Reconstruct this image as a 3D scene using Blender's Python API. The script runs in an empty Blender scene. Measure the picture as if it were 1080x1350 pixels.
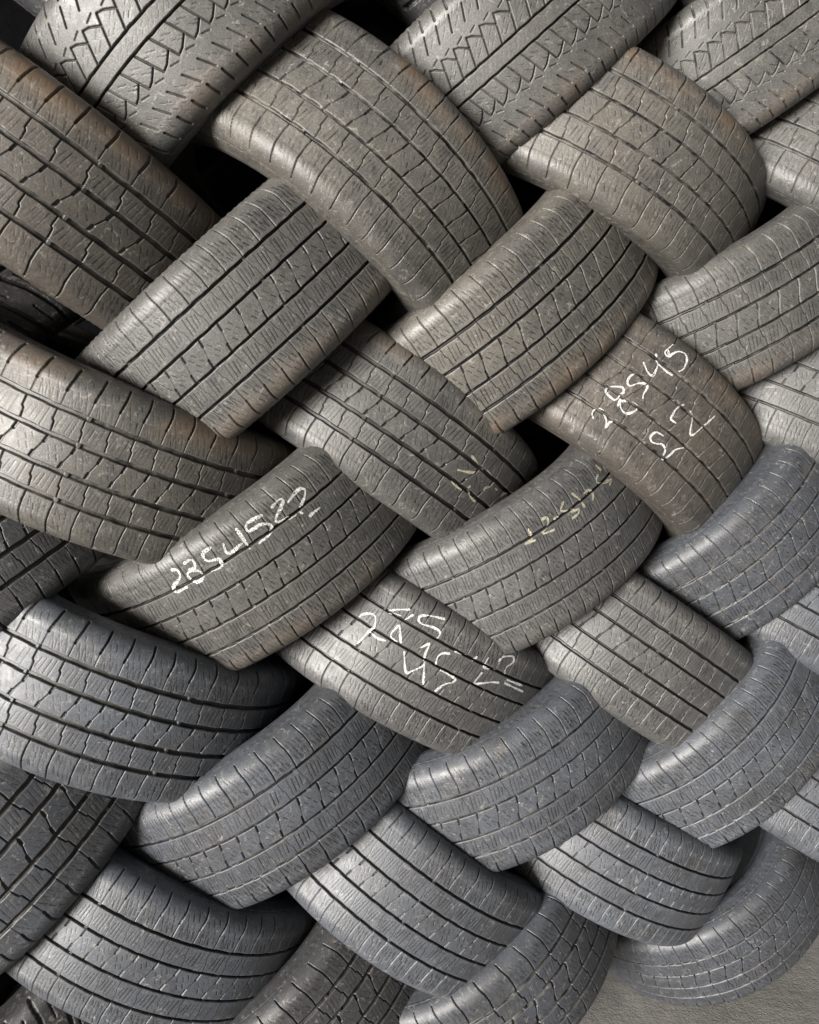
import bpy, math, random
import numpy as np
from mathutils import Matrix, Vector
SC = bpy.context.scene
COL = SC.collection
LENS=38.333
CAM_LOC=[-0.6668, -1.9367, 1.7718]
CAM_ROT=[[0.966495, 0.090202, -0.240316], [-0.253413, 0.18625, -0.949259], [-0.040866, 0.978353, 0.202868]]
POSE={
 'T1':([-0.5582, 0.0058, 2.324], [-0.6409, 0.0601, 0.7653], 1.0039),
 'T2':([0.0466, 0.0063, 2.3307], [-0.6257, -0.0036, 0.7801], 0.9942),
 'T3':([0.5774, -0.0013, 2.3496], [-0.5576, 0.0151, 0.83], 0.9439),
 'T4':([-0.5344, -0.0248, 1.8157], [-0.6305, 0.0052, 0.7761], 0.9812),
 'T5':([-0.0119, 0.0132, 1.8044], [-0.6046, -0.0416, 0.7955], 1.0278),
 'T6':([0.5602, 0.0054, 1.8114], [-0.4555, 0.0231, 0.8899], 0.9559),
 'T7':([-1.1061, 0.0059, 1.3853], [-0.4936, 0.0058, 0.8696], 0.9519),
 'T8':([-0.5365, 0.0029, 1.3742], [-0.502, -0.0591, 0.8628], 0.9909),
 'T9':([0.0135, 0.0024, 1.2982], [-0.4552, 0.0343, 0.8897], 0.9941),
 'T10':([0.5567, -0.0017, 1.2977], [-0.647, 0.001, 0.7625], 0.9779),
 'T11':([-1.1116, -0.015, 0.8227], [-0.6443, -0.019, 0.7646], 1.018),
 'T12':([-0.5478, 0.0064, 0.8544], [-0.4608, 0.026, 0.8871], 1.0146),
 'T13':([-0.0202, 0.0027, 0.8198], [-0.3897, 0.0257, 0.9206], 1.0268),
 'T14':([0.5032, -0.0155, 0.8131], [-0.6358, 0.0448, 0.7706], 1.0274),
 'T15':([-0.555, -0.0011, 0.3083], [-0.5524, 0.0131, 0.8335], 0.9979),
 'T16':([-0.1031, -0.0167, 0.2942], [-0.4793, -0.0053, 0.8777], 0.9992),
 'T17':([0.5916, 0.0214, 0.2842], [-0.5199, -0.0322, 0.8536], 0.9001),
 'B3':([-0.8892, -0.0011, 2.0559], [-0.6139, -0.0037, -0.7893], 1.001),
 'B4':([-0.3107, -0.0048, 2.0371], [-0.664, -0.1095, -0.7396], 1.0307),
 'B5':([0.2487, 0.0041, 2.0934], [-0.5031, 0.0414, -0.8632], 0.9996),
 'B6':([0.8217, -0.0048, 2.0355], [-0.5729, 0.0597, -0.8175], 1.0029),
 'B7':([-0.8157, -0.0081, 1.5925], [-0.4603, 0.0555, -0.886], 0.9945),
 'B8':([-0.2569, 0.0123, 1.5621], [-0.6129, -0.0437, -0.7889], 0.9432),
 'B9':([0.2679, 0.0138, 1.5517], [-0.6301, -0.061, -0.7742], 1.0112),
 'B10':([0.8207, -0.0031, 1.5254], [-0.4763, 0.002, -0.8793], 1.005),
 'B11':([-0.869, -0.0009, 1.1155], [-0.4881, -0.045, -0.8716], 1.0207),
 'B12':([-0.2128, 0.0084, 1.0773], [-0.5618, -0.0114, -0.8272], 0.9517),
 'B13':([0.3096, -0.0033, 1.0244], [-0.6129, 0.0252, -0.7897], 0.9792),
 'B14':([0.7931, -0.0147, 1.0576], [-0.5425, -0.0091, -0.84], 0.9796),
 'B15':([-0.8427, -0.0052, 0.5867], [-0.5711, -0.0664, -0.8182], 1.0098),
 'B16':([-0.2528, -0.0054, 0.5585], [-0.6647, -0.0148, -0.747], 1.014),
 'B17':([0.2665, -0.0019, 0.5344], [-0.5348, 0.0202, -0.8447], 0.9643),
 'B18':([0.822, -0.0198, 0.5748], [-0.5705, -0.0164, -0.8212], 0.9735),
 'B1':([-0.8404, 0.0027, 2.6173], [-0.6063, 0.0375, -0.7944], 0.9952),
 'B2':([-0.12029999999999999, 0.1591, 2.4922], [-0.6122, 0.0274, -0.7902], 1.0003),
 'B2b':([0.2823, -0.0005, 2.6256], [-0.5908, 0.0415, -0.8058], 0.9942),
 'T0':([-1.1285, -0.0001, 1.839], [-0.5616, 0.0093, 0.8274], 0.9684),
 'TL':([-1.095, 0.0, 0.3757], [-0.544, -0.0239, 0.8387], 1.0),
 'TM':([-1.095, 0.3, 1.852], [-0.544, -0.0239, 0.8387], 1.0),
}
CHALK={
 'T8':[[(-0.4, 0.1103), (-0.3731, 0.1043), (-0.3822, 0.0902), (-0.433, 0.0814), (-0.4403, 0.0684), (-0.3781, 0.0694)], [(-0.3314, 0.1088), (-0.2868, 0.1085), (-0.2923, 0.0939), (-0.3234, 0.0926), (-0.2891, 0.0842), (-0.2896, 0.07), (-0.3231, 0.0674), (-0.3425, 0.0775), (-0.3412, 0.0897), (-0.3097, 0.0911)], [(-0.1765, 0.1096), (-0.2279, 0.1075), (-0.2303, 0.0923), (-0.1822, 0.083), (-0.1955, 0.0706), (-0.2441, 0.0728)], [(-0.1259, 0.1044), (-0.1333, 0.0836), (-0.0544, 0.0856)], [(-0.041, 0.1148), (-0.0434, 0.0683)], [(0.0902, 0.1067), (0.0106, 0.1099), (-0.0035, 0.0968), (0.0569, 0.0943), (0.092, 0.0836), (0.0744, 0.0733), (-0.0, 0.0678)], [(0.1375, 0.1078), (0.1892, 0.1109), (0.1973, 0.1033), (0.1266, 0.0869), (0.1325, 0.0781), (0.2136, 0.0704)], [(0.2122, 0.097), (0.2812, 0.1034), (0.3108, 0.0995), (0.3024, 0.0899), (0.2378, 0.0716), (0.2412, 0.0635)], [(0.2534, 0.0526), (0.3222, 0.0521)]],
 'B9':[[(0.368, 0.0938), (0.388, 0.0868), (0.3891, 0.0781), (0.3732, 0.072), (0.3521, 0.0716), (0.3291, 0.0777), (0.3089, 0.0847), (0.2958, 0.0953), (0.2948, 0.0825), (0.2798, 0.0729), (0.2544, 0.0747)], [(0.3274, 0.0253), (0.3214, 0.0182), (0.3396, 0.0125), (0.3806, 0.0219), (0.3975, 0.0301), (0.3905, 0.0372), (0.3534, 0.0414), (0.3313, 0.0389), (0.3264, 0.0232)], [(0.3072, 0.0483), (0.3153, 0.0327)], [(0.3072, 0.0376), (0.2931, 0.0462), (0.2637, 0.0505), (0.2403, 0.0456), (0.2229, 0.0317), (0.2353, 0.0245), (0.279, 0.0279), (0.3062, 0.0355)], [(0.3278, -0.0232), (0.3378, -0.0132), (0.3306, -0.0008), (0.3105, 0.0008), (0.2894, -0.0106), (0.259, -0.0192), (0.2395, -0.0157), (0.2364, -0.0004), (0.2271, 0.0078)], [(0.324, -0.0531), (0.3007, -0.047), (0.2774, -0.041), (0.2478, -0.0422), (0.2572, -0.0666)], [(0.2949, -0.0812), (0.2643, -0.0682), (0.2079, -0.0645), (0.1672, -0.0654)], [(0.2421, -0.1198), (0.2614, -0.0961), (0.2348, -0.0911), (0.2245, -0.1013), (0.206, -0.1121), (0.1715, -0.1167), (0.1462, -0.1078), (0.1387, -0.09), (0.1525, -0.0788)], [(0.2533, -0.1021), (0.2296, -0.0908)], [(0.0362, -0.0348), (0.0585, -0.0192), (0.0574, 0.0004), (0.0519, 0.006), (0.017, 0.0051)], [(-0.006, -0.0324), (-0.0399, -0.024), (-0.0747, 0.0008), (-0.0969, 0.0), (-0.1185, -0.0262), (-0.1484, -0.0604)], [(0.0329, 0.0404), (0.0772, 0.044), (0.0892, 0.0564), (0.0707, 0.0638), (0.0408, 0.0607), (0.0149, 0.0552), (-0.0173, 0.0606), (-0.0313, 0.0784), (-0.0527, 0.0616), (-0.0611, 0.0465), (-0.0942, 0.0318)]],
 'B12':[[(0.5772, -0.0305), (0.5646, -0.041), (0.5359, -0.0499), (0.5042, -0.0504), (0.4818, -0.0322), (0.4935, -0.0184), (0.5104, 0.0169)], [(0.4881, -0.0179), (0.4389, -0.0155), (0.3945, -0.0191)], [(0.3684, -0.1), (0.4315, -0.0847), (0.4556, -0.0733), (0.3926, -0.0796)], [(0.3402, -0.0959), (0.3676, -0.0748)], [(0.3791, -0.0611), (0.3894, -0.0404), (0.381, -0.0315), (0.3408, -0.0285)], [(0.3777, -0.0632), (0.3412, -0.0411), (0.3223, -0.0311)], [(0.186, -0.1194), (0.2512, -0.1116), (0.3031, -0.1012), (0.3046, -0.0899), (0.2782, -0.0871), (0.2268, -0.0918), (0.1811, -0.0914), (0.1724, -0.0824), (0.1814, -0.0731)], [(0.2894, -0.0208), (0.2295, 0.0144), (0.2011, 0.0061), (0.1627, -0.0171)], [(0.1931, -0.0595), (0.1869, -0.0336), (0.158, -0.0108), (0.1166, 0.0204)], [(0.2271, -0.0426), (0.1951, -0.0609)], [(0.0731, -0.0621), (0.1104, -0.056), (0.1245, -0.0438), (0.1123, -0.0263)], [(0.0844, -0.0231), (-0.0079, -0.0216), (-0.019, -0.0146), (0.0204, 0.0005), (0.0446, 0.0219)], [(0.0637, -0.0714), (0.0191, -0.0733), (-0.0074, -0.0749)], [(-0.0494, -0.0702), (-0.0688, -0.0832)], [(-0.1308, -0.0926), (-0.1312, -0.0704), (-0.1694, -0.0732)], [(-0.14, -0.0589), (-0.1265, -0.0324), (-0.1395, -0.0309), (-0.2245, -0.0483), (-0.2733, -0.0536)], [(-0.2006, -0.0933), (-0.2157, -0.107), (-0.2754, -0.1163), (-0.2953, -0.106), (-0.2673, -0.0887), (-0.2812, -0.0718)], [(-0.3072, -0.0583), (-0.4889, -0.0556)], [(-0.3103, -0.0664), (-0.4521, -0.0677)]],
 'T9':[[(-0.0183, 0.0914), (-0.0265, 0.072), (-0.0666, 0.068), (-0.0237, 0.0642), (-0.0169, 0.066)], [(0.0594, 0.0926), (0.0901, 0.0881), (0.079, 0.0768), (0.0494, 0.072), (0.0271, 0.0689)], [(0.032, 0.0659), (0.097, 0.0595)], [(0.114, 0.0783), (0.1459, 0.077)], [(0.209, 0.096), (0.1735, 0.0858), (0.1805, 0.0804), (0.2377, 0.067), (0.2607, 0.0645), (0.245, 0.0578), (0.2014, 0.0568)], [(0.272, 0.0991), (0.2928, 0.0776), (0.2961, 0.0587)], [(0.3295, 0.0824), (0.3651, 0.0821), (0.3778, 0.0752), (0.3732, 0.0656), (0.3559, 0.0592)], [(0.4768, 0.0919), (0.4456, 0.0869), (0.4431, 0.0785), (0.4837, 0.0701), (0.5401, 0.0635), (0.5035, 0.0578)], [(0.4943, 0.1111), (0.5091, 0.093)], [(0.5845, 0.1115), (0.6108, 0.0927)], [(0.596, 0.0796), (0.6078, 0.0657), (0.5786, 0.0579)], [(0.648, 0.0656), (0.6644, 0.0563), (0.626, 0.0503)]],
 'B8':[[(-0.2938, -0.0358), (-0.3492, -0.0304), (-0.3818, -0.0248), (-0.383, -0.0156), (-0.3361, -0.0049), (-0.2682, 0.0056)], [(-0.2704, 0.0236), (-0.2832, 0.0298), (-0.3325, 0.0332), (-0.3645, 0.0335)], [(-0.4359, -0.0312), (-0.4991, -0.0274), (-0.5302, -0.0222), (-0.5263, -0.0118), (-0.4999, -0.0008), (-0.5031, 0.0062)], [(-0.3998, 0.0145), (-0.3937, 0.0233), (-0.4342, 0.0317), (-0.4938, 0.0348)], [(-0.5705, -0.0145), (-0.5999, -0.0141)], [(-0.6639, -0.0076), (-0.676, -0.0194), (-0.7481, -0.0326), (-0.7832, -0.0317)]],
}

# ---------------------------------------------------------------- camera
cam = bpy.data.cameras.new('camera'); cam.lens = LENS; cam.sensor_width = 36; cam.sensor_fit = 'HORIZONTAL'
cam.clip_start = .05; cam.clip_end = 500
camo = bpy.data.objects.new('camera', cam); COL.objects.link(camo)
camo.matrix_world = Matrix.Translation(CAM_LOC) @ Matrix(CAM_ROT).to_4x4()
SC.camera = camo
# ---------------------------------------------------------------- world: overcast daylight from the open left front
W = bpy.data.worlds.new('World'); SC.world = W; W.use_nodes = True
wn = W.node_tree.nodes; wl = W.node_tree.links; wn.clear()
sky = wn.new('ShaderNodeTexSky'); sky.sky_type = 'NISHITA'; sky.sun_disc = False
SUN_DIR = Vector((-.78, -.60, .10)).normalized()          # from the wall towards the sun
sky.sun_elevation = math.asin(SUN_DIR.z); sky.sun_rotation = math.atan2(SUN_DIR.x, SUN_DIR.y)
sky.air_density = 1.0; sky.dust_density = 4.0
bg = wn.new('ShaderNodeBackground'); bg.inputs[1].default_value = .05
wo = wn.new('ShaderNodeOutputWorld'); wl.new(sky.outputs[0], bg.inputs[0]); wl.new(bg.outputs[0], wo.inputs[0])
sun = bpy.data.lights.new('sun', 'SUN'); sun.energy = 5.0; sun.angle = math.radians(24); sun.color = (1, .985, .96)
suno = bpy.data.objects.new('sun', sun); COL.objects.link(suno)
suno.rotation_euler = SUN_DIR.to_track_quat('Z', 'Y').to_euler()
SC.view_settings.view_transform = 'Standard'; SC.view_settings.look = 'None'
SC.view_settings.exposure = .92; SC.view_settings.gamma = 1; SC.view_settings.use_curve_mapping = False
SC.render.engine = 'CYCLES'; SC.cycles.max_bounces = 6

# ---------------------------------------------------------------- helpers
def tag(o, label=None, cat=None, group=None, kind=None):
    if label: o['label'] = label
    if cat: o['category'] = cat
    if group: o['group'] = group
    if kind: o['kind'] = kind
    return o
def mesh_np(name, V, Q, mat, smooth=True, attrs=None):
    me = bpy.data.meshes.new(name)
    V = np.ascontiguousarray(V, dtype=np.float32); Q = np.ascontiguousarray(Q, dtype=np.int32)
    me.vertices.add(len(V)); me.vertices.foreach_set('co', V.ravel())
    me.loops.add(Q.size); me.loops.foreach_set('vertex_index', Q.ravel())
    me.polygons.add(len(Q)); me.polygons.foreach_set('loop_start', np.arange(0, Q.size, Q.shape[1], dtype=np.int32))
    me.polygons.foreach_set('use_smooth', np.full(len(Q), smooth))
    me.update(calc_edges=True)
    for k, a in (attrs or {}).items():
        at = me.attributes.new(k, 'FLOAT', 'POINT'); at.data.foreach_set('value', np.ascontiguousarray(a, dtype=np.float32).ravel())
    if mat: me.materials.append(mat)
    return me
def link(name, me, parent=None):
    o = bpy.data.objects.new(name, me); COL.objects.link(o); o.parent = parent
    return o
def grid_quads(n, m, wrap=True):           # n around, m across
    i = np.arange(n if wrap else n - 1)[:, None]; j = np.arange(m - 1)[None, :]
    i2 = (i + 1) % n
    return np.stack([i * m + j, i2 * m + j, i2 * m + j + 1, i * m + j + 1], -1).reshape(-1, 4)

# ---------------------------------------------------------------- materials
class NT:
    def __init__(s, name):
        s.m = bpy.data.materials.new(name); s.m.use_nodes = True; s.t = s.m.node_tree; s.t.nodes.clear()
    def n(s, typ, **kw):
        nd = s.t.nodes.new(typ)
        for k, v in kw.items():
            if k[0] == '_': setattr(nd, k[1:], v)
            else: nd.inputs[k.replace('_', ' ') if isinstance(k, str) else k].default_value = v
        return nd
    def l(s, a, b): s.t.links.new(a, b)
    def math(s, op, a, b=None, clamp=False):
        nd = s.t.nodes.new('ShaderNodeMath'); nd.operation = op; nd.use_clamp = clamp
        for i, v in enumerate((a, b)):
            if v is None: continue
            if isinstance(v, (int, float)): nd.inputs[i].default_value = v
            else: s.l(v, nd.inputs[i])
        return nd.outputs[0]
    def mix(s, f, a, b, mode='MIX'):
        nd = s.t.nodes.new('ShaderNodeMix'); nd.data_type = 'RGBA'; nd.blend_type = mode
        for i, v in ((0, f), (6, a), (7, b)):
            if isinstance(v, (int, float)): nd.inputs[i].default_value = v
            elif isinstance(v, tuple): nd.inputs[i].default_value = v if len(v) == 4 else v + (1,)
            else: s.l(v, nd.inputs[i])
        return nd.outputs[2]
    def ramp(s, v, lo, hi):
        nd = s.t.nodes.new('ShaderNodeMapRange'); nd.clamp = True
        s.l(v, nd.inputs[0]); nd.inputs[1].default_value = lo; nd.inputs[2].default_value = hi
        return nd.outputs[0]
    def noise(s, vec, scale, detail=4, rough=.6, dist=0):
        nd = s.n('ShaderNodeTexNoise'); nd.inputs['Scale'].default_value = scale; nd.inputs['Detail'].default_value = detail
        nd.inputs['Roughness'].default_value = rough; nd.inputs['Distortion'].default_value = dist
        s.l(vec, nd.inputs['Vector']); return nd.outputs['Fac']
def rubber(name, tread=True, wet=0.0, rub=(.040, .040, .042)):
    N = NT(name)
    tc = N.n('ShaderNodeTexCoord'); oi = N.n('ShaderNodeObjectInfo')
    off = N.n('ShaderNodeVectorMath', _operation='SCALE'); off.inputs[0].default_value = (17, 31, 7); N.l(oi.outputs['Random'], off.inputs['Scale'])
    add = N.n('ShaderNodeVectorMath', _operation='ADD'); N.l(tc.outputs['Object'], add.inputs[0]); N.l(off.outputs[0], add.inputs[1])
    v = add.outputs[0]
    big = N.noise(v, 7, 3, .6, .4); mid = N.noise(v, 38, 5, .65, .3); fine = N.noise(v, 420, 3, .7)
    dust = N.ramp(N.math('ADD', N.math('MULTIPLY', big, .65), N.math('MULTIPLY', mid, .35)), .36, .62)
    # dusty worn rubber: the dust takes the tyre's own tint
    base = N.mix(N.math('MULTIPLY', dust, .75 if rub[0] > .03 else .25), rub, oi.outputs['Color'])
    base = N.mix(.30 if rub[0] > .03 else 0., base, oi.outputs['Color'])
    # brown rub-off near the shoulders in big blotches, worn light scuffs, dark oily spots
    blot = N.ramp(N.noise(v, 13, 4, .7, .8), .56, .70)
    base = N.mix(N.math('MULTIPLY', blot, .22), base, (.110, .088, .066))
    spot = N.ramp(N.noise(v, 60, 6, .78, 1.2), .56, .70)
    base = N.mix(N.math('MULTIPLY', spot, .7), base, (.34, .32, .29))
    spot2 = N.ramp(N.noise(v, 26, 6, .75, .6), .55, .68)
    base = N.mix(N.math('MULTIPLY', spot2, .5), base, (.022, .021, .021))
    grit = N.ramp(fine, .34, .66)
    base = N.mix(1.0, base, N.mix(grit, (.62, .62, .62), (1.36, 1.36, 1.36)), 'MULTIPLY')
    st = N.n('ShaderNodeMapping'); N.l(v, st.inputs[0]); st.inputs['Scale'].default_value = (1, 1, .12); st.inputs['Rotation'].default_value = (.3, .5, .2)
    scr = N.ramp(N.noise(st.outputs[0], 260, 4, .8, .4), .60, .70)
    base = N.mix(N.math('MULTIPLY', scr, .35), base, (.26, .25, .235))
    if tread:
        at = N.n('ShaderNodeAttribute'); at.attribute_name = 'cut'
        deep = N.ramp(at.outputs['Fac'], .12, .50)  # shade of grooves and sipes painted into the colour
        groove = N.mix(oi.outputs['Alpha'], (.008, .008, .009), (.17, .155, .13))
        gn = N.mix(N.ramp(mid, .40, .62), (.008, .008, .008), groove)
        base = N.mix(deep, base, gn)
        sh = N.n('ShaderNodeAttribute'); sh.attribute_name = 'edge'
        sep = N.n('ShaderNodeSeparateColor'); N.l(oi.outputs['Color'], sep.inputs[0])
        warm = N.math('MULTIPLY', N.math('SUBTRACT', sep.outputs[0], sep.outputs[2]), 26, True)
        base = N.mix(N.math('MULTIPLY', N.math('MULTIPLY', sh.outputs['Fac'], N.ramp(big, .40, .62)), N.math('MULTIPLY', warm, .8)), base, (.14, .088, .050))
    rough = N.math('ADD', N.math('MULTIPLY', mid, .40), .30 - wet)
    b1 = N.n('ShaderNodeBump'); b1.inputs['Strength'].default_value = .4; b1.inputs['Distance'].default_value = .0007
    hsum = N.math('ADD', N.math('MULTIPLY', fine, .5), N.math('MULTIPLY', N.noise(v, 210, 5, .75, .2), .8))
    vo = N.n('ShaderNodeTexVoronoi'); vo.inputs['Scale'].default_value = 260; N.l(v, vo.inputs['Vector'])
    hsum = N.math('ADD', hsum, N.math('MULTIPLY', vo.outputs['Distance'], .35))
    N.l(hsum, b1.inputs['Height'])
    p = N.n('ShaderNodeBsdfPrincipled'); N.l(base, p.inputs['Base Color']); N.l(rough, p.inputs['Roughness'])
    p.inputs['Specular IOR Level'].default_value = .72
    N.l(b1.outputs[0], p.inputs['Normal'])
    o = N.n('ShaderNodeOutputMaterial'); N.l(p.outputs[0], o.inputs[0])
    return N.m
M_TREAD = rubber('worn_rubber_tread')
M_WALL = rubber('rubber_sidewall', tread=False)
M_INNER = rubber('inner_liner_rubber', tread=False, rub=(.010, .010, .011))
def simple(name, c1, c2, sc, rough=.8, bump=.3, dist=.002, spec=.4):
    N = NT(name); tc = N.n('ShaderNodeTexCoord'); v = tc.outputs['Object']
    a = N.noise(v, sc, 6, .65, .3); b = N.noise(v, sc * 9, 5, .7)
    f = N.ramp(N.math('ADD', N.math('MULTIPLY', a, .6), N.math('MULTIPLY', b, .4)), .38, .62)
    base = N.mix(f, c1, c2)
    bm = N.n('ShaderNodeBump'); bm.inputs['Strength'].default_value = bump; bm.inputs['Distance'].default_value = dist
    N.l(N.math('ADD', b, N.noise(v, sc * 60, 3, .7)), bm.inputs['Height'])
    p = N.n('ShaderNodeBsdfPrincipled'); N.l(base, p.inputs['Base Color']); p.inputs['Roughness'].default_value = rough; p.inputs['Specular IOR Level'].default_value = spec
    N.l(bm.outputs[0], p.inputs['Normal'])
    o = N.n('ShaderNodeOutputMaterial'); N.l(p.outputs[0], o.inputs[0]); return N.m
M_FLOOR = simple('dusty_concrete', (.30, .285, .265), (.46, .44, .415), 3.0, .85, .6, .004)
M_DARK = simple('backdrop_shade_black', (.003, .003, .0035), (.006, .006, .007), 4, .95, spec=.02)  # near-black colour stands in for shade behind the stack
M_CHALK = simple('white_chalk', (.38, .38, .37), (.80, .80, .78), 140, .95, .4, .0006)
M_OLDCHALK = simple('faded_yellow_chalk', (.30, .28, .22), (.50, .47, .36), 90, .95, .4, .0006)
M_WOOD = simple('rusty_brown_board', (.20, .075, .035), (.32, .13, .06), 14, .8)

# ---------------------------------------------------------------- tyre
# tread profile: arc coordinate q (m, 0 at the crown) -> axial t, radius r, outward normal (nt, nr)
QS = .107; RC = .038; AM = math.radians(78)
def prof(q):
    q = np.asarray(q, float); s = np.sign(q); a = np.abs(q)
    flat = np.minimum(a, QS); th = np.clip((a - QS) / RC, 0, AM)
    r0 = .4075 - .0065 * (flat / QS) ** 2
    t = flat + RC * np.sin(th); r = r0 - RC * (1 - np.cos(th))
    nt = np.where(a > QS, np.sin(th), .11 * flat / QS * .6); nr = np.sqrt(1 - nt ** 2)
    return s * t, r, s * nt, nr
QMAX = QS + RC * AM
def seglist(variant):
    """strokes: (points [(u in pitches, q in mm)], width mm, depth mm)"""
    S = []; rnd = random.Random(5)
    if variant in ('A', 'B', 'C'):
        g = 27; G = 74
        for sg, a, b in ((-1, -31, -70), (1, 70, 31)):
            S.append(([(0, a), (.02, a + (b - a) * .44), (.09, a + (b - a) * .54), (.08, b)], 2.0, 5))
            for k, u in enumerate((.34, .52, .70, .86)):
                S.append(([(u + .05, a + (b - a) * (.08 + .06 * k)), (u - .05, a + (b - a) * (.90 - .05 * k))], .9, 4))
        S.append(([(0, -g), (.07, -11)], 5.0, 7)); S.append(([(.27, 11), (.34, g)], 5.0, 7)); S.append(([(.07, -12), (.27, 12)], 1.4, 4.5))
        for u, q in ((.45, -14), (.62, -8), (.5, 6), (.72, 10), (.85, -4)):
            S.append(([(u + .05, q - 4), (u - .05, q + 4)], .9, 4))
        # strong shoulder (-q)
        S.append(([(-.05, -150), (-.05, -128), (.02, -104)], 4.4, 6.5)); S.append(([(.02, -104), (.03, -78)], 1.3, 3))
        for u, q in ((.28, -126), (.52, -122), (.74, -118), (.34, -108), (.6, -103), (.8, -100), (.24, -92), (.46, -88), (.68, -86)):
            S.append(([(u + .04, q - 6), (u - .05, q + 6)], .9, 4))
        for u in (.2, .4, .6, .8):
            S.append(([(u + .03, -99), (u - .03, -82)], .9, 3.2)); S.append(([(u + .04, 84), (u + .0, 100)], .9, 3.0)); S.append(([(u + .02, 106), (u - .05, 122)], .9, 3.0))
        # full curved laterals (+q)
        S.append(([(.02, 78), (.05, 95), (.04, 114), (-.04, 134), (-.08, 150)], 2.4, 5))
        for u, q in ((.3, 126), (.52, 120), (.72, 116), (.4, 104), (.62, 100), (.26, 92), (.5, 88), (.76, 90)):
            S.append(([(u + .04, q - 5), (u - .04, q + 5)], .9, 4))
    if variant == 'W':
        for s in (-1, 1):
            sh = 0 if s > 0 else .5
            S.append(([(sh, s * 18), (sh + .5, s * 64)], 3.0, 6))
            S.append(([(sh + .5, s * 64), (sh + .82, s * 60), (sh + 1.32, s * 47)], 2.6, 5))
            S.append(([(sh + .9, s * 66), (sh + 1.3, s * 70)], 2.0, 3.5))
            for u, q in ((.55, 26), (.75, 30), (.78, 42), (.98, 47), (.35, 30), (.15, 44)):
                S.append(([(sh + u - .09, s * q - 1), (sh + u + .09, s * (q + 4))], 1.1, 4))
            S.append(([(sh + .0, s * 86), (sh + .42, s * 112)], 2.6, 5)); S.append(([(sh + .55, s * 122), (sh + .7, s * 150)], 4.5, 6))
            for u, q in ((.5, 90), (.75, 96), (.2, 112), (.1, 124), (.75, 110)):
                S.append(([(sh + u - .08, s * q), (sh + u + .08, s * (q + 5))], 1.2, 4))
        for u, q in ((.1, -6), (.3, 3), (.5, -4), (.7, 5), (.9, -2)):
            S.append(([(u - .1, q - 3), (u + .1, q + 3)], .8, 2))
    if variant == 'D':
        for s in (-1, 1):
            sh = 0 if s > 0 else .5
            S.append(([(sh, s * 10), (sh + .55, s * 52), (sh + 1.0, s * 105), (sh + 1.15, s * 150)], 8, 7))
            S.append(([(sh + .5, s * 18), (sh + .8, s * 46)], 3, 5)); S.append(([(sh + .35, s * 84), (sh + .62, s * 126)], 3.5, 5))
    return S
NV = {'A': (2420, 300, 52), 'B': (2420, 300, 66), 'C': (2420, 300, 58), 'W': (2420, 300, 80), 'D': (1200, 150, 40)}
RINGG = {'A': [(-74, 8.0), (-27, 8.0), (27, 8.0), (74, 8.0)], 'B': [(-74, 5.0), (-27, 4.2), (27, 4.2), (74, 5.0)],
         'C': [(-74, 6.2), (-27, 5.0), (27, 5.0), (74, 6.0)], 'W': [(-15, 3.6), (15, 3.6)], 'D': [(0, 7)]}
CUT = {}
LAT = {'A': .90, 'B': .62, 'C': .68, 'W': .8, 'D': 1.}
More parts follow.
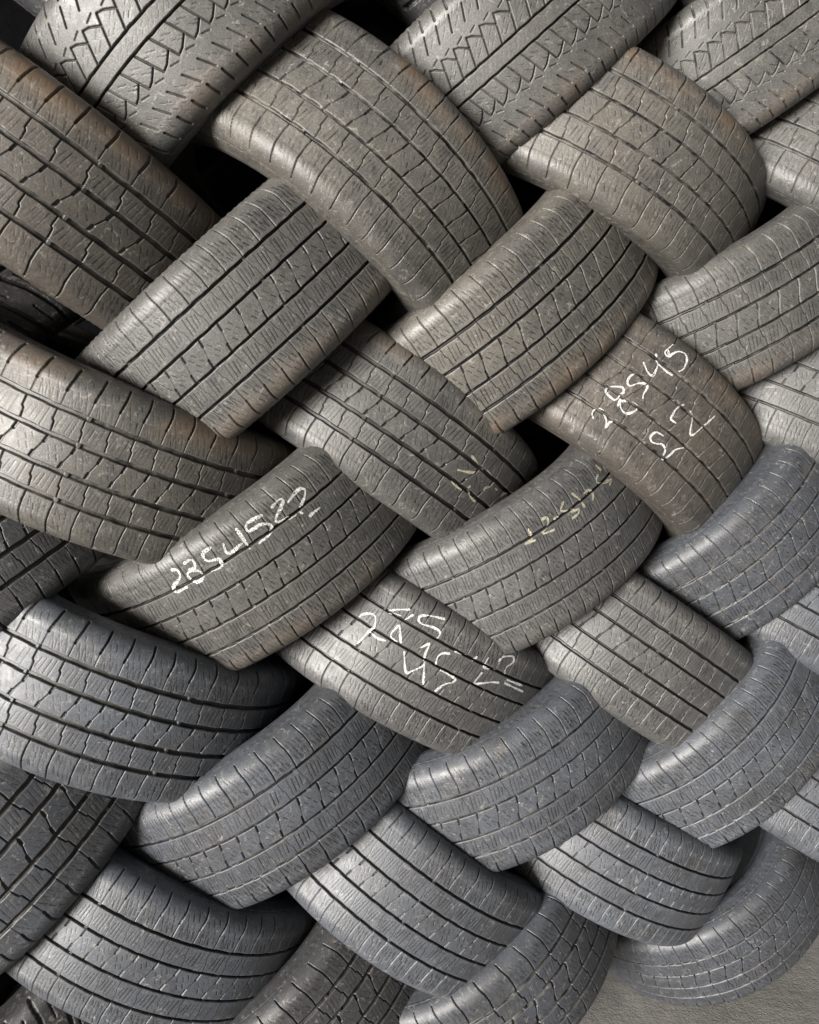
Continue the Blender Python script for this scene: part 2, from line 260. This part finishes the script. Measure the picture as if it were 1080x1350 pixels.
def tread_mesh(v):
    n, m, N = NV[v]
    ph = 2 * np.pi * np.arange(n) / n; q = np.linspace(-QMAX, QMAX, m)
    uu = N * ph / (2 * np.pi) + .35 * np.sin(3 * ph) + .12 * np.sin(7 * ph + 1)
    cell = np.floor(uu).astype(int); u = uu - cell
    pm = 2 * np.pi * 404. / N                       # pitch in mm
    Q = q * 1000
    D = np.zeros((n, m)); DC = np.zeros((n, m))      # depth in mm; colour depth that paints groove and sipe shade
    rs = np.random.RandomState(7)
    wear = 1 + .0 * ph
    for pts, w, dep in seglist(v):
        if w > 1.3: w = max(1.2, w * LAT[v]); dep = min(dep, 6.5 * LAT[v])
        w2 = max(w, 1.15)
        for a, b in zip(pts[:-1], pts[1:]):
            lo = min(a[1], b[1]) - w2; hi = max(a[1], b[1]) + w2
            js = np.where((Q >= lo) & (Q <= hi))[0]
            if not len(js): continue
            ax, ay = a[0] * pm, a[1]; bx, by = b[0] * pm, b[1]; L = (bx - ax) ** 2 + (by - ay) ** 2
            qq = Q[js][None, :]
            for k in (-2, -1, 0, 1):
                U = ((u - k) * pm)[:, None]
                sel = np.where((U[:, 0] > min(ax, bx) - w2) & (U[:, 0] < max(ax, bx) + w2))[0]
                if not len(sel): continue
                Us = U[sel]
                t = np.clip(((Us - ax) * (bx - ax) + (qq - ay) * (by - ay)) / L, 0, 1)
                d = np.hypot(Us - (ax + t * (bx - ax)), qq - (ay + t * (by - ay)))
                if w < 1.19:                         # hairline sipes: uneven from block to block
                    cr = (np.sin((cell[sel] + k) * 12.9898 + ax * 3.1 + ay * 7.7) * 43758.5453) % 1.0
                    am = (.45 + .55 * cr)[:, None]
                else: am = 1.
                val = dep * am * np.clip((w2 / 2 + .5 - d) / .9, 0, 1)
                if w < 1.19: val = dep * am * np.clip((1.35 - d) / .70, 0, 1)
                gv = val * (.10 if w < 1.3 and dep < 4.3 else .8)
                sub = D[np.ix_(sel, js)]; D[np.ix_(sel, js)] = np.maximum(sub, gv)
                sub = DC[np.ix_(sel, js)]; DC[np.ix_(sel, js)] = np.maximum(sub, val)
    for g, w in RINGG[v]:
        wob = .5 * np.sin(uu * 2 * np.pi) + .35 * np.sin(uu * 4.7)
        d = np.abs(Q[None, :] - g - (wob * .6)[:, None])
        D = np.maximum(D, 7.5 * np.clip((w / 2 + .5 - d) / 1.2, 0, 1))
        if w > 3.9:                                  # wear bars across the groove floor
            bar = (np.abs(((ph * 9 / (2 * np.pi)) % 1) - .5) < .012)[:, None] & (d < w)
            D = np.where(bar, np.minimum(D, 3.0), D)
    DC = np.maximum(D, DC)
    low = .45 * np.sin(5 * ph + 2)[:, None] * np.cos(Q / 60)[None, :]      # slightly uneven wear
    t, r, nt, nr = prof(q)
    dm = (D + low) / 1000.
    R = r[None, :] - dm * nr[None, :]; T = t[None, :] - dm * nt[None, :]
    V = np.stack([R * np.cos(ph)[:, None], R * np.sin(ph)[:, None], T], -1).reshape(-1, 3)
    edge = np.clip((-Q - 88) / 32, 0, 1)[None, :] * np.ones((n, 1))
    CUT[v] = (D, n, m)
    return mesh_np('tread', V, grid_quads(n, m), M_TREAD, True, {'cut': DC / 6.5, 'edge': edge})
def lathe(name, pr, mat, n=300, mod=None):
    ph = 2 * np.pi * np.arange(n) / n; pr = np.array(pr)
    R = np.repeat(pr[None, :, 1], n, 0); T = np.repeat(pr[None, :, 0], n, 0)
    if mod: R, T = mod(R, T, ph)
    V = np.stack([R * np.cos(ph)[:, None], R * np.sin(ph)[:, None], T], -1).reshape(-1, 3)
    return mesh_np(name, V, grid_quads(n, len(pr)), mat)
def crom(P, k=5):
    P = [np.array(p, float) for p in P]; P = [2 * P[0] - P[1]] + P + [2 * P[-1] - P[-2]]; out = []
    for i in range(1, len(P) - 2):
        for j in range(k):
            t = j / k
            out.append(.5 * ((2 * P[i]) + (P[i + 1] - P[i - 1]) * t + (2 * P[i - 1] - 5 * P[i] + 4 * P[i + 1] - P[i + 2]) * t * t + (3 * P[i] - P[i - 1] - 3 * P[i + 1] + P[i + 2]) * t ** 3))
    out.append(P[-2]); return [tuple(p) for p in out]
te, re, _, _ = prof(QMAX); te = float(te); re = float(re)
def side_profile(s):
    P = crom([(te - .0015, re + .0005), (te + .001, re - .008), (.1440, .362), (.1455, .345), (.1440, .325), (.137, .306), (.128, .295)], 7)
    out = []
    for i, (t, r) in enumerate(P):
        if abs(r - .3705) < .0022: t += .0012
        if abs(r - .337) < .0022: t += .0010
        out.append((s * t, r))
    return out
def ribbed(R, T, ph):                                # fine radial ribs of the rim protector
    k = (np.sin(ph * 150) > 0)[:, None] * ((R > .352) & (R < .366))
    return R, T + np.sign(T) * .0009 * k
ME = {v: tread_mesh(v) for v in NV}
ME_SIDE = {s: lathe('sidewall', side_profile(s), M_WALL, 600, ribbed) for s in (-1, 1)}
ME_BEAD = {s: lathe('bead', [(s * t, r) for t, r in crom([(.128, .2955), (.1245, .2895), (.121, .2835), (.116, .2795), (.108, .2790), (.103, .2815), (.104, .288), (.1085, .294)], 4)], M_WALL, 240) for s in (-1, 1)}
ME_IN = lathe('inner_liner', crom([(-.1085, .294), (-.120, .312), (-.128, .335), (-.122, .365), (-.100, .383), (-.05, .391), (0, .393), (.05, .391), (.100, .383), (.122, .365), (.128, .335), (.120, .312), (.1085, .294)], 4), M_INNER, 240)

def frame(n):
    n = Vector(n).normalized(); x = Vector((0, -1, 0)); x = (x - n * x.dot(n)).normalized(); y = n.cross(x)
    return Matrix((x, y, n)).transposed()
def make_tire(pos):
    r = bpy.data.objects.new('tire', None); COL.objects.link(r); r.empty_display_size = .1
    link('tread', ME['A'], r); link('inner_liner', ME_IN, r)
    for s in (-1, 1):
        w = link('sidewall', ME_SIDE[s], r); link('bead', ME_BEAD[s], w)
    return r
def copy_tire(src):
    r = src.copy(); COL.objects.link(r)
    for ch in src.children:
        if not ch.name.startswith(('tread', 'inner', 'sidewall')): continue
        c = ch.copy(); COL.objects.link(c); c.parent = r
        for g in ch.children:
            d = g.copy(); COL.objects.link(d); d.parent = c
    return r
# ---------------------------------------------------------------- setting
def slab(name, x0, x1, y0, y1, z0, z1, mat, **kw):
    V = [(x, y, z) for x in (x0, x1) for y in (y0, y1) for z in (z0, z1)]
    Q = [(0, 1, 3, 2), (4, 6, 7, 5), (0, 4, 5, 1), (2, 3, 7, 6), (0, 2, 6, 4), (1, 5, 7, 3)]
    o = link(name, mesh_np(name, V, Q, mat, False)); tag(o, **kw); return o
n = 160                                              # floor sheet, very slightly uneven, out to the horizon
gx = np.concatenate([[-60, -20], np.linspace(-4, 4, n), [20, 60]]); gy = np.concatenate([[-60, -20], np.linspace(-4, 4, n), [20, 60]])
X, Y = np.meshgrid(gx, gy, indexing='ij')
Z = -.003 + .0022 * np.sin(X * 5.1 + np.sin(Y * 3)) * np.sin(Y * 4.3 + 1) + .0008 * np.sin(X * 23 + Y * 11) * np.sin(Y * 19)
fl = link('floor', mesh_np('floor', np.stack([X, Y, Z], -1).reshape(-1, 3), grid_quads(len(gx), len(gy), False), M_FLOOR)); tag(fl, kind='structure')
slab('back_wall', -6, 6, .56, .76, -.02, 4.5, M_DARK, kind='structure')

# ---------------------------------------------------------------- the tyres
#            tread, roll, tint (dust colour), dust in grooves, label
BR = (.128, .110, .088); GR = (.146, .142, .130); BL = (.128, .143, .170); DK = (.062, .063, .068); BB = (.086, .097, .118); WM = (.152, .140, .118); GN = (.135, .134, .130)
T = {
 'T1': ('W', GR, .15, 'grey winter tire with zigzag grooves at top left, beside the brown left edge tire'),
 'T2': ('W', GR, 0.4, 'zigzag-grooved winter tire at top centre, between the two arched brown tires'),
 'T3': ('W', GR, 0.9, 'winter tire with dusty zigzag blocks in the top right corner'),
 'T4': ('B', GR, .0, 'broad grey narrow-grooved tire tucked under the large arched brown tire, no chalk on it'),
 'T5': ('C', WM, .0, 'brown-grey tire above the tire chalked 28545, its lower left end bright'),
 'T6': ('C', GR, .3, 'patchy grey tire at right edge, directly above the tire chalked 28545'),
 'T7': ('A', DK, .1, 'dark tire cut by the left edge, below the bright wide-grooved tire'),
 'T8': ('B', GR, .1, 'tire with white chalk digits 2854522 along its upper shoulder'),
 'T9': ('B', GN, .1, 'grey tire with worn chalk digits ending in 15 along its shoulder, right of centre'),
 'T10': ('C', BB, 0.45, 'dark blue-grey tire with pale dusty grooves, just below the tire chalked 28545'),
 'T11': ('A', BB, .35, 'dark tire cut by the left edge in the lower left, above the lowest left tire'),
 'T12': ('B', BL, .1, 'blue-grey curved tire below the chalked 2854522 tire, its left end rounded and bright'),
 'T13': ('B', BL, 0.3, 'smooth blue-grey tire curving up to the right, below the two-line chalked tire'),
 'T14': ('B', BL, 0.2, 'blue-grey tire at the right, its hollow upper side facing the plain brown-grey unmarked tire'),
 'T15': ('A', DK, .2, 'tire cut by the bottom edge, showing its slotted shoulder left of bottom centre'),
 'T16': ('A', BB, 0.4, 'blue-grey tire at bottom centre standing on the floor, its open side and beading showing'),
 'T17': ('C', BB, 0.1, 'lowest tire at the bottom right, whole rounded underside standing on the concrete floor'),
 'B3': ('A', BR, 0.45, 'large brown wide-grooved tire cut by the left edge in the upper left'),
 'B4': ('C', WM, 0.6, 'large arched brown tire at top centre left with a rusty upper shoulder'),
 'B5': ('C', WM, 0.55, 'arched brown-shouldered tire in the upper right, below the two zigzag winter tires'),
 'B6': ('C', GR, 0.5, 'tire cut by the right edge just under the top right winter tire'),
 'B7': ('A', WM, 0.5, 'bright dusty tire with wide black grooves cut by the left edge at mid height'),
 'B8': ('A', GR, 0.2, 'brown-grey tire near the centre with faint yellowish curls of old chalk'),
 'B9': ('C', BR, 0.85, 'dark brown tire with white chalk figures 28545 and 22 right of centre'),
 'B10': ('B', GN, .3, 'tire cut by the right edge beside the tire chalked 28545'),
 'B11': ('A', BL, 0.25, 'shiny grey tire with squared blocks cut by the left edge, below the chalked 2854522 tire'),
 'B12': ('B', GN, .0, 'grey tire below centre with two lines of white chalk figures'),
 'B13': ('C', GN, .1, 'unmarked brown-grey tire right of the two-line chalked tire, straight thin grooves'),
 'B14': ('B', BL, .2, 'small visible piece of tire at right edge, below the dark tire with pale grooves'),
 'B15': ('B', BL, .05, 'lowest tire in the bottom left corner, pale blocks and a dark slotted upper rim'),
 'B16': ('B', BL, 0.15, 'dull grey tire at bottom centre, between the rounded bright tire and the floor-standing one'),
 'B17': ('B', BL, .1, 'darkish tire at lower right whose end sits inside the hollow of the lowest tire'),
 'B18': ('B', BL, .2, 'piece of tire at the right edge just above the lowest tire'),
 'TM': ('D', (.015, .015, .015), .0, 'black tire added behind the gap at the left edge to keep it dark, between two wide-grooved tires'),  # added tire, set back to block light and hold the gap black
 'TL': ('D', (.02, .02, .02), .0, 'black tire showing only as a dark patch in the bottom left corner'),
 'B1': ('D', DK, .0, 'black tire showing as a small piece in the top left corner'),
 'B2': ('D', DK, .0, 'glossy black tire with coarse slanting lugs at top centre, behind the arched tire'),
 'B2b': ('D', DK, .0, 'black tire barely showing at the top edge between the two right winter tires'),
}
proto = None
TIRES = {}
rr = random.Random(11)
for k in T:
    v, tint, gd, lab = T[k]
    o = make_tire(None) if proto is None else copy_tire(proto)
    if proto is None: proto = o
    c, nrm, scl = POSE[k]
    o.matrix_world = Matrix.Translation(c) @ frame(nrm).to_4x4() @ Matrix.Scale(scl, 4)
    tag(o, lab, 'tire', 'used tires laced into a wall')
    roll = rr.random() * 6.283
    j = rr.uniform(.88, 1.12) * .80
    for ch in o.children:
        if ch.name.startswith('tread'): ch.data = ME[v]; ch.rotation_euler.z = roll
        if ch.name.startswith(('tread', 'sidewall', 'inner')):
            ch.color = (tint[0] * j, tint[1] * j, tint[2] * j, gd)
            for g in ch.children: g.color = ch.color
    TIRES[k] = (o, roll, v)

# ---------------------------------------------------------------- chalk figures drawn on the treads
def chalk(k, mat, width, name='chalk_writing', drop=.12, part=slice(None)):
    o, roll, v = TIRES[k]; D, n, m = CUT[v]
    V = []; Q = []; rs = random.Random(k)
    for st in CHALK[k][part]:
        P = [(a * .4055, q) for a, q in st]
        P = [p for p in P if abs(p[1]) < .128]
        if len(P) < 2: continue
        C = crom(P, 14); C = [np.array(c) for c in C]
        # resample every 1 mm
        L = [0]
        for a, b in zip(C[:-1], C[1:]): L.append(L[-1] + float(np.hypot(*(b - a))))
        ns = max(4, int(L[-1] / .001)); xs = np.linspace(0, L[-1], ns)
        cx = np.interp(xs, L, [c[0] for c in C]); cy = np.interp(xs, L, [c[1] for c in C])
        tx = np.gradient(cx); ty = np.gradient(cy); ll = np.hypot(tx, ty) + 1e-9; tx /= ll; ty /= ll
        K = 6; base = len(V)
        ph1 = rs.random() * 9
        for i in range(ns):
            w = width * (.75 + .25 * math.sin(i * .13 + ph1) + .12 * rs.uniform(-1, 1)) * min(1, .4 + i / 4, .4 + (ns - i) / 4)
            for j in range(K):
                f = (j / (K - 1) - .5) * w
                s = cx[i] - ty[i] * f; q = cy[i] + tx[i] * f
                tt, r, nt, nr = prof(q); a = s / .4055
                # q stored as axial offset: nearly the arc coordinate on the flat part
                low = .45 * math.sin(5 * (a - roll) + 2) * math.cos(q * 1000 / 60) / 1000
                r = float(r) + .0007 - low
                V.append((r * math.cos(a), r * math.sin(a), float(tt)))
        for i in range(ns - 1):
            for j in range(K - 1):
                s = (cx[i] + cx[i + 1]) / 2 - ty[i] * ((j + .5) / (K - 1) - .5) * width; q = (cy[i] + cy[i + 1]) / 2 + tx[i] * ((j + .5) / (K - 1) - .5) * width
                ii = int(round(((s / .4055 - roll) % (2 * math.pi)) / (2 * math.pi) * n)) % n; jj = int(round((q + QMAX) / (2 * QMAX) * (m - 1)))
                if not 0 <= jj < m or D[ii, jj] > 3.0: continue
                g = math.sin(s * 900) * math.sin(q * 1100 + 2) + math.sin(s * 2100 + q * 1700)
                if rs.random() < drop * (1.4 if j in (0, K - 2) else 1) + .10 * g: continue
                a0 = base + i * K + j; Q.append((a0, a0 + K, a0 + K + 1, a0 + 1))
    return link(name, mesh_np(name, V, Q, mat), o)
chalk('T8', M_CHALK, .0075, drop=.22); chalk('B9', M_CHALK, .0048, drop=.12, part=slice(0, 9)); chalk('B9', M_CHALK, .0048, drop=.12, part=slice(9, None)); chalk('B12', M_CHALK, .0056, drop=.15)
chalk('T9', M_OLDCHALK, .0065, drop=.15); chalk('B8', M_OLDCHALK, .0065, drop=.04)

# rusty brown board glimpsed behind the stack at the top
b = slab('board', -.20, -.12, .50, .53, 0, 3.6, M_WOOD); tag(b, 'narrow rusty orange board seen behind the tires at the top edge', 'board')
